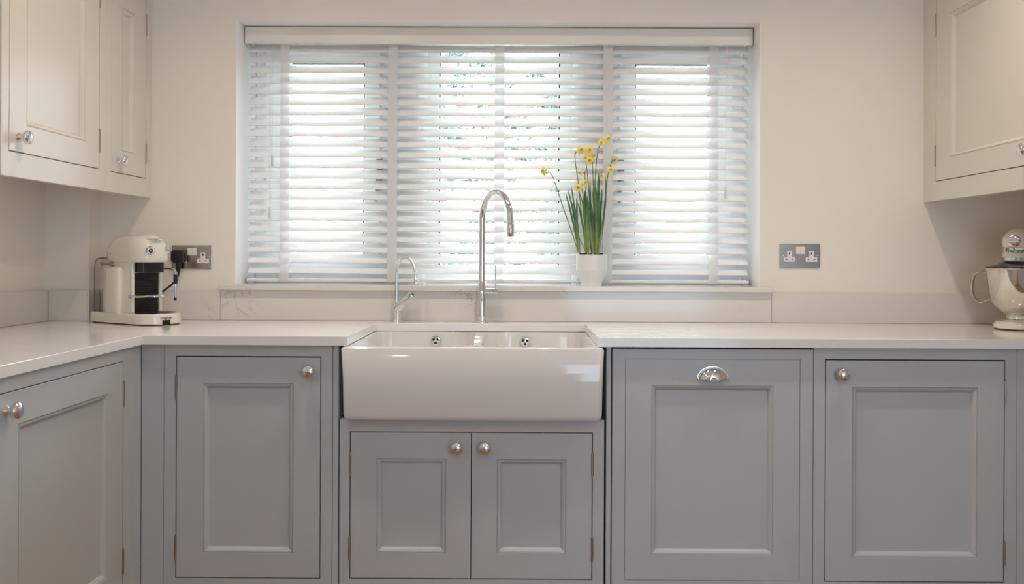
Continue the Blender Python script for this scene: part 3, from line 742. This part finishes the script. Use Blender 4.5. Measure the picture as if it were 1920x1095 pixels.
# head: long rounded body
b = MB(); rs = []
N = 26
for k in range(N+1):
    s_ = k/N; x = .108-.350*s_
    if s_ < .42: f_ = math.sqrt(max(0, 1-((.42-s_)/.42)**2.6))
    else: f_ = math.sqrt(max(0, 1-((s_-.42)/.585)**4.0))
    f_ = max(f_, .02); ry = .0600*f_; rzv = .0580*f_*(1 if s_ < .42 else 1.0)
    low = .2745 if x > -.062 else max(.236, .2745-(-.062-x)*1.6)
    rs.append([(x, ry*cos(p), max(.2950+rzv*.93*sin(p), low)) for p in [2*pi*j/36 for j in range(36)]])
b.rings(rs); b.build('head', M['machine'], t, sharp=60)
# planetary housing: text band, cream ring, chrome ring
b = MB(); b.lathe([(.0590, .2600), (.0610, .2608), (.0610, .2745), (.0600, .2752), (.0500, .2755)], (0, 0, 0), (0, 0, 1), 48, False); b.build('name_band', M['chrome'], t)
b = MB(); b.lathe([(.0575, .2435), (.0610, .2440), (.0610, .2580), (.0590, .2598)], (0, 0, 0), (0, 0, 1), 48, False); b.build('housing_ring', M['machine'], t)
b = MB(); b.lathe([(.001, .2300), (.050, .2300), (.0570, .2330), (.0575, .2432), (.052, .2435)], (0, 0, 0), (0, 0, 1), 48, False); b.build('drip_ring', M['chrome'], t)
text_mesh('wordmark', 'KitchenAid', .0185, M['gasket'], t, frame_mat((.0611, 0, .2672), (0, 1, 0), (0, 0, 1), (1, 0, 0)), .0003, bend=.0611, bold=.0004)
b = MB(); b.lathe([(.0205, -.020), (.0205, .004), (.0190, .007), (.0150, .0085), (.0005, .0090)], (.1000, 0, .2985), (1, 0, 0), 32); b.tube([(.1092, -.0175, .2990), (.1092, .0175, .2990)], .0035, 10); b.build('attachment_hub', M['chrome'], t)
b = MB(); b.lathe([(.0030, 0), (.0030, .015), (.0095, .016), (.0105, .020), (.0105, .032), (.0085, .035), (.0005, .035)], (.078, .040, .2985), (.25, 1, 0), 20); b.build('hub_screw', M['black'], t)
b = MB(); b.tube([(0, 0, .232), (0, 0, .11)], .008, 12); b.build('beater_shaft', M['steel'], t)
b = MB(); b.lathe([(.1130, .2085), (.1120, .2110), (.0800, .2180), (.0560, .2290), (.0540, .2290), (.0790, .2165), (.1100, .2090)], (0, 0, 0), (0, 0, 1), 48, False); b.build('splash_guard', M['smoked'], t)
# bowl
prof = [(.0520, .0345), (.0500, .0370), (.0480, .0440), (.0500, .0490), (.0720, .0640), (.0900, .0820), (.0990, .1000), (.1045, .1300), (.1085, .1700), (.1105, .2030), (.1140, .2045), (.1145, .2065), (.1120, .2080), (.1085, .2060),
        (.1065, .1700), (.1025, .1300), (.0970, .1010), (.0880, .0840), (.0700, .0660), (.0480, .0520), (.0010, .0500)]
b = MB(); b.lathe(prof, (0, 0, 0), (0, 0, 1), 64, False); b.build('bowl', M['steel'], t, sharp=50)
# local y axis for handle: world (-.707,+.707) -> local -y? world dir of local -y at 225 deg is (-.707,.707)
hs = bez([(0, -.1080, .190), (0, -.128, .1925), (0, -.149, .180), (0, -.157, .150), (0, -.156, .118), (0, -.146, .094), (0, -.128, .084), (0, -.110, .092), (0, -.0985, .096)], 6)
b = MB(); rs = []
for i, p in enumerate(hs):
    d = (Vector(hs[min(i+1, len(hs)-1)])-Vector(hs[max(i-1, 0)])).normalized(); nn = Vector((1, 0, 0)); o2 = d.cross(nn)
    rs.append([Vector(p)+nn*(.0125*cos(2*pi*j/14))+o2*(.0042*sin(2*pi*j/14)) for j in range(14)])
b.rings(rs); b.build('bowl_handle', M['steel'], t)

# ------------------------------------------------------------------ daffodils
t = thing('potted_daffodils', 'pot of miniature yellow daffodils on the window sill', 'potted plant', (.2710, .0060, 1.0415))
b = MB(); prof = [(.0388, 0), (.0395, .003), (.0386, .009), (.0400, .016), (.0432, .024), (.0475, .033), (.0520, .043), (.0550, .051)]
z = .055
while z < .110: prof += [(.0563+.0008*min(1, (z-.055)/.03), z), (.0570+.0008*min(1, (z-.055)/.03), z+.0012)]; z += .0026
prof += [(.0572, .1130), (.0576, .1155), (.0550, .1155), (.0545, .1050), (.0010, .1040)]
b.lathe(prof, (0, 0, 0), (0, 0, 1), 64); b.build('pot', M['pot'], t, sharp=60)
b = MB(); rs = []
for r_ in (.0540, .046, .036, .024, .012, .0008):
    rs.append([(r_*cos(2*pi*k/40), r_*sin(2*pi*k/40), .1080+random.uniform(0, .010)*(1 if r_ < .05 else .3)) for k in range(40)])
b.rings(rs, False, True)
for k in range(60):
    p = random.uniform(0, 2*pi); r_ = random.uniform(.01, .048); s_ = random.uniform(.0018, .0045)
    b.lathe([(.0004, -s_), (s_*.8, -s_*.5), (s_, .1*s_), (s_*.6, s_*.7), (.0004, s_)], (r_*cos(p), r_*sin(p), .1150+random.uniform(-.002, .004)), (0, 0, 1), 6)
tag(b.build('soil', M['soil'], t), kind='stuff')
K = .00197
def PX(px, py, y=0): return Vector(((px-1109.5)*K, y, .1157+(477-py)*K))
def leafblade(bx, by, tx, ty, wd, y0, y1, bow=0, tipf=.0):
    A = PX(bx, by, y0); B = PX(tx, ty, y1); n = 14; rs = []
    tw = random.uniform(-.7, .7)
    for k in range(n+1):
        s_ = k/n; p = A.lerp(B, s_)+Vector((bow*sin(pi*s_), 0, 0)); w_ = wd*(.55+.45*min(1, s_*2.2))*math.sqrt(max(.004, 1-max(0, (s_-.72)/.28)**2.2))
        ang = tw*(.3+s_); d = Vector((cos(ang), sin(ang), 0)); nn = Vector((-sin(ang), cos(ang), 0))
        rs.append([p-d*w_+nn*.0012, p+nn*-.0006-d*0, p+d*w_+nn*.0012, p+nn*.0006])
    b = MB(); b.rings(rs); b.build('leaf', M['leaf'], t, sharp=50)
random.seed(11)
LV = [(1085, 474, 1060.5, 364, .0038, -.004, -.012, .004), (1086, 474, 1064.5, 354, .0036, .004, .000, .006), (1087, 474, 1071, 351, .0042, -.008, -.020, .002),
      (1088, 474, 1076, 377, .0036, .006, .018, .003), (1086, 474, 1082, 366, .0035, .002, .010, -.003), (1101, 474, 1083.5, 380, .0034, .0, -.01, .002),
      (1100, 474, 1092, 372, .0048, -.006, -.012, .001), (1101, 474, 1097, 357, .0050, .008, .010, -.003), (1103, 474, 1100, 366, .0046, -.010, -.015, .002),
      (1114, 474, 1106.5, 341, .0045, .002, .006, -.004), (1112, 474, 1103, 374, .0050, -.010, -.020, -.004), (1118, 474, 1112, 352, .0044, .010, .016, .002),
      (1117, 474, 1121.5, 324, .0062, -.004, -.008, .002), (1119, 474, 1129.5, 352, .0048, .004, .010, .001), (1118, 474, 1116, 345, .0048, -.012, -.016, .001),
      (1121, 474, 1136, 342, .0042, -.002, -.004, .006), (1122, 474, 1134, 372, .0048, -.010, -.014, .004), (1123, 474, 1126, 384, .0050, .008, .012, .005),
      (1110, 474, 1104, 392, .0042, .012, .020, 0), (1116, 474, 1109, 382, .0046, .0, -.002, 0), (1100, 476, 1079, 430, .0022, .0, .0, 0), (1120, 474, 1120, 375, .005, 0, 0, 0)]
for l in LV: leafblade(*l)
def flower(parent, px, py, y, dirv, s_=1.0, nod=True):
    c = PX(px, py, y); d = Vector(dirv).normalized(); u = d.cross(Vector((0, 0, 1))).normalized(); w_ = u.cross(d)
    b = MB(); b.m = 0; ph = random.uniform(0, 1)
    for k in range(6):
        a_ = 2*pi*(k+ph)/6; e = u*cos(a_)+w_*sin(a_); f_ = d.cross(e); L_ = .0175*s_; Wd = .0058*s_
        bk = -.003+random.uniform(-.003, .001)
        P = [c+e*.002, c+e*L_*.45+f_*Wd+d*.001, c+e*L_*.75+f_*Wd*.75+d*bk*.5, c+e*L_+d*bk, c+e*L_*.75-f_*Wd*.75+d*bk*.5, c+e*L_*.45-f_*Wd+d*.001, c+e*L_*.5+d*.0022]
        b.add(P, [(0, 1, 6), (1, 2, 6), (2, 3, 6), (3, 4, 6), (4, 5, 6), (5, 0, 6)], True)
    b.m = 1
    r_ = .0042*s_; b.lathe([(r_*.75, 0), (r_*.9, .003*s_), (r_*1.05, .006*s_), (r_*1.45, .0095*s_), (r_*1.30, .0095*s_), (r_*.8, .005*s_), (r_*.3, .004*s_)], c, d, 14, False)
    b.m = 2; b.lathe([(r_*.75, 0), (.0022*s_, -.006*s_), (.0016*s_, -.012*s_), (.0030*s_, -.016*s_), (.0016*s_, -.021*s_)], c, d, 8)
    b.build('flower', [M['petal'], M['trumpet'], M['stem']], parent, sharp=80)
    return c-d*.020*s_
def stemf(pts, y0, y1, flowers):
    n = len(pts); P = [PX(px, py, y0+(y1-y0)*i/(n-1)) for i, (px, py) in enumerate(pts)]
    c = bez(P, 8); b = MB(); b.tube(c, [.0019-.0005*i/(len(c)-1) for i in range(len(c))], 8)
    o = b.build('flower_stem', M['stem'], t); tip = P[-1]
    for (px, py, dv, s_) in flowers:
        e = flower(o, px, py, y1+dv[1]*.012, dv, s_)
        b = MB(); b.tube(bez([tip, tip*.4+e*.6+Vector((0, 0, .003)), e], 4), .0010, 6); b.build('pedicel', M['stem'], o)
    b = MB(); q_ = P[-1]; b.tube([q_-Vector((0, 0, .004)), q_+Vector((.001, -.002, .006)), q_+Vector((.004, -.003, .014))], [.0022, .0020, .0004], 6); b.build('papery_sheath', M['sheath'], o)
stemf([(1085, 474), (1070, 430), (1055, 388), (1047, 364), (1038, 338), (1032, 326), (1028, 323)], -.004, -.020, [(1019, 322.5, (-.55, -.8, -.15), 1.05)])
stemf([(1098, 474), (1090, 400), (1084, 345), (1079, 310), (1077, 290)], .0, -.004, [(1087.4, 282.5, (.25, -.95, -.05), 1.08)])
stemf([(1104, 474), (1105, 390), (1101, 330), (1098, 306), (1098.5, 292)], -.004, -.012, [(1103.4, 283, (.1, -1, -.1), 1.08), (1103.5, 302, (.05, -1, -.25), 1.05), (1098, 297, (-.7, -.6, 0), .9)])
stemf([(1112, 474), (1114, 390), (1112, 340), (1110.5, 306)], .004, .004, [(1111, 292, (.85, -.5, .05), .95), (1108, 296, (.3, -.9, .1), .9)])
stemf([(1114, 474), (1113.5, 380), (1117, 310), (1120, 283), (1122, 276)], .002, -.006, [(1138, 261, (.35, -.93, -.05), 1.05), (1125.5, 268.5, (-.1, -.95, -.1), .9)])
stemf([(1122, 474), (1133, 400), (1136.5, 352), (1139, 330), (1143, 312), (1146, 304)], 0, -.006, [(1152, 299.5, (.45, .55, .25), .95), (1143.3, 319, (.05, -1, -.05), .95)])
stemf([(1121, 474), (1134, 385), (1135.5, 342)], .006, .002, [(1128.5, 330, (-.65, -.6, .25), .85)])
stemf([(1100, 474), (1099, 380), (1097, 335), (1096, 326)], .008, .008, [(1088.5, 324, (-.95, -.25, 0), .8)])
stemf([(1098, 474), (1094, 400), (1089, 372), (1084, 362)], -.012, -.020, [(1083, 352.5, (-.15, -.97, -.2), 1.1)])
stemf([(1102, 474), (1097, 400), (1092, 365), (1090, 356)], -.008, -.016, [(1095.5, 344, (.45, -.85, .1), 1.0)])

# ------------------------------------------------------------------ ceiling downlights (above the frame)
def downlight(x, y, label, group, watts):
    t = thing('ceiling_downlight', label, 'ceiling light', (x, y, CZ), 0, group)
    b = MB(); b.lathe([(.030, -.001), (.030, -.004), (.042, -.006), (.045, -.002), (.045, 0)], (0, 0, 0), (0, 0, 1), 32, False); b.build('bezel', M['whiteplastic'], t)
    l = bpy.data.lights.new('downlight_lamp', 'SPOT'); l.energy = watts; l.color = DOWN_COL; l.shadow_soft_size = .028; l.spot_size = radians(168); l.spot_blend = .95
    o = bpy.data.objects.new('downlight_lamp', l); C.objects.link(o); o.parent = t; o.location = (0, 0, -.012)
for x, l_ in ((-.74, 'above the coffee machine end of the worktop'), (.11, 'above the sink'), (1.085, 'above the right end of the worktop')):
    downlight(x, -.90, 'round white ceiling downlight '+l_, 'row of downlights over the worktop', DOWN_W)
for y, d_ in ((-2.6, 'in the middle'), (-4.4, 'near the rear wall')):  # added unseen downlights further back, more warm light in the room
    for x, e_ in ((-.9, 'left'), (.9, 'right')): downlight(x, y, 'added unseen round white ceiling downlight %s of the room, %s side' % (d_, e_), 'added downlights in the middle of the room', MID_W)

# added unseen island that blocks rear lamp light from the lower-left cabinets
t = thing('light_blocking_island', 'added grey island block behind the camera, shading the lower-left cabinets', 'light blocker', (-.60, -4.0, 0))
b = MB(); b.box(-1.0, 1.0, -.42, .42, .0005, .88); b.build('carcass', M['grey'], t)
b = MB(); b.box(-1.04, 1.04, -.46, .46, .8805, .91); b.build('island_top', M['quartz_top'], t, bevel=.0015)

# ------------------------------------------------------------------ garden seen through the window
b = MB(); b.box(-60, 60, .31, 90, -.60, -.50); o = tag(b.build('lawn', M['grass']), kind='structure')
def tree(label, x, y, zc, rx, rz_, n, trunk_h, seed, cl=60):
    random.seed(seed)
    t = thing('tree', label, 'tree', (x, y, -.5))
    b = MB(); b.tube(bez([(0, 0, 0), (.1, .1, trunk_h*.5), (-.05, 0, trunk_h), (0, 0, zc+rz_*.6+.5)], 5), [.20*(1-.8*i/15) for i in range(16)], 8)
    for k in range(10):
        p = random.uniform(0, 2*pi); h = trunk_h+random.uniform(0, rz_); b.tube([(0, 0, h), (rx*.7*cos(p), rx*.7*sin(p), h+random.uniform(.1, .8))], [.05, .015], 5)
    b.build('trunk', M['bark'], t)
    vs = []; fs = []
    cs = []
    for k in range(cl):
        while True:
            a_, b_, c_ = [random.uniform(-1, 1) for _ in range(3)]
            if a_*a_+b_*b_+c_*c_ < 1: break
        cs.append((a_*rx, b_*rx, zc+.5+c_*rz_, random.uniform(.14, .34)*rx*.55))
    for k in range(n):
        cx_, cy_, cz_, r_ = random.choice(cs); d = Vector([random.gauss(0, .5) for _ in range(3)])*r_; d.z *= .5
        p = Vector((cx_, cy_, cz_))+d; s_ = random.uniform(.020, .050)
        u = Vector([random.uniform(-1, 1) for _ in range(3)]).normalized(); v_ = u.orthogonal().normalized()
        k0 = len(vs); vs += [p-u*s_, p+v_*s_*.45, p+u*s_, p-v_*s_*.45]; fs.append((k0, k0+1, k0+2, k0+3))
    b = MB(); b.add(vs, fs); tag(b.build('foliage', M['foliage'], t), kind='stuff')
tree('large loose-branched evergreen tree seen through the middle window pane', -.25, 6.2, 2.9, 1.10, 2.4, 15000, 1.2, 3, 110)
tree('smaller blue-green shrub seen through the middle pane beside the big tree', .75, 9.3, 1.6, 1.0, 1.4, 5000, .4, 5, 50)
def house(label, x, y, w_, d, h, rh):
    t = thing('house', label, 'house', (x, y, -.5))
    b = MB(); b.box(-w_/2, w_/2, 0, d, 0, h); b.build('wall', M['rendered'], t)
    b = MB(); b.add([(-w_/2-.3, -.3, h), (w_/2+.3, -.3, h), (w_/2+.3, d+.3, h), (-w_/2-.3, d+.3, h), (-w_/2+1.6, d/2, h+rh), (w_/2-1.6, d/2, h+rh)], [(0, 1, 5, 4), (1, 2, 5), (2, 3, 4, 5), (3, 0, 4), (0, 3, 2, 1)]); b.build('roof', M['slate'], t)
    for wx in (-w_*.28, 0, w_*.28):
        b = MB(); b.ringslab((wx-.55, wx+.55), (h-1.6, h-.4), (wx-.48, wx+.48), (h-1.53, h-.47), -.04, .02); o = b.build('window', M['upvc'], t)
        b = MB(); b.box(wx-.48, wx+.48, -.01, .01, h-1.53, h-.47); b.build('pane', M['glaze'], o)
    return t
house('pale rendered house with a blue slate roof seen through the right pane', 8.0, 26, 9, 6, 4.0, 1.3)
house('pale rendered house with a slate roof seen through the left pane', -13.0, 30, 9, 6, 4.4, 1.3)
t = thing('garden_fence', 'weathered pale timber garden fence seen low through the window', 'fence', (0, 11, -.5))
b = MB(); b.box(-1, 7, .02, .06, .35, .43); b.box(-1, 7, .02, .06, 1.25, 1.33); b.build('rail', M['timber'], t)
first = None
for k in range(54):
    x = -.95+k*.148
    if first is None: b = MB(); b.box(-.055, .055, -.01, .015, .05, 1.62); o = b.build('fence_board', M['timber'], t); first = o
    else: o = first.copy(); C.objects.link(o); o.parent = t
    o.location = (x, 0, random.uniform(-.015, .015))
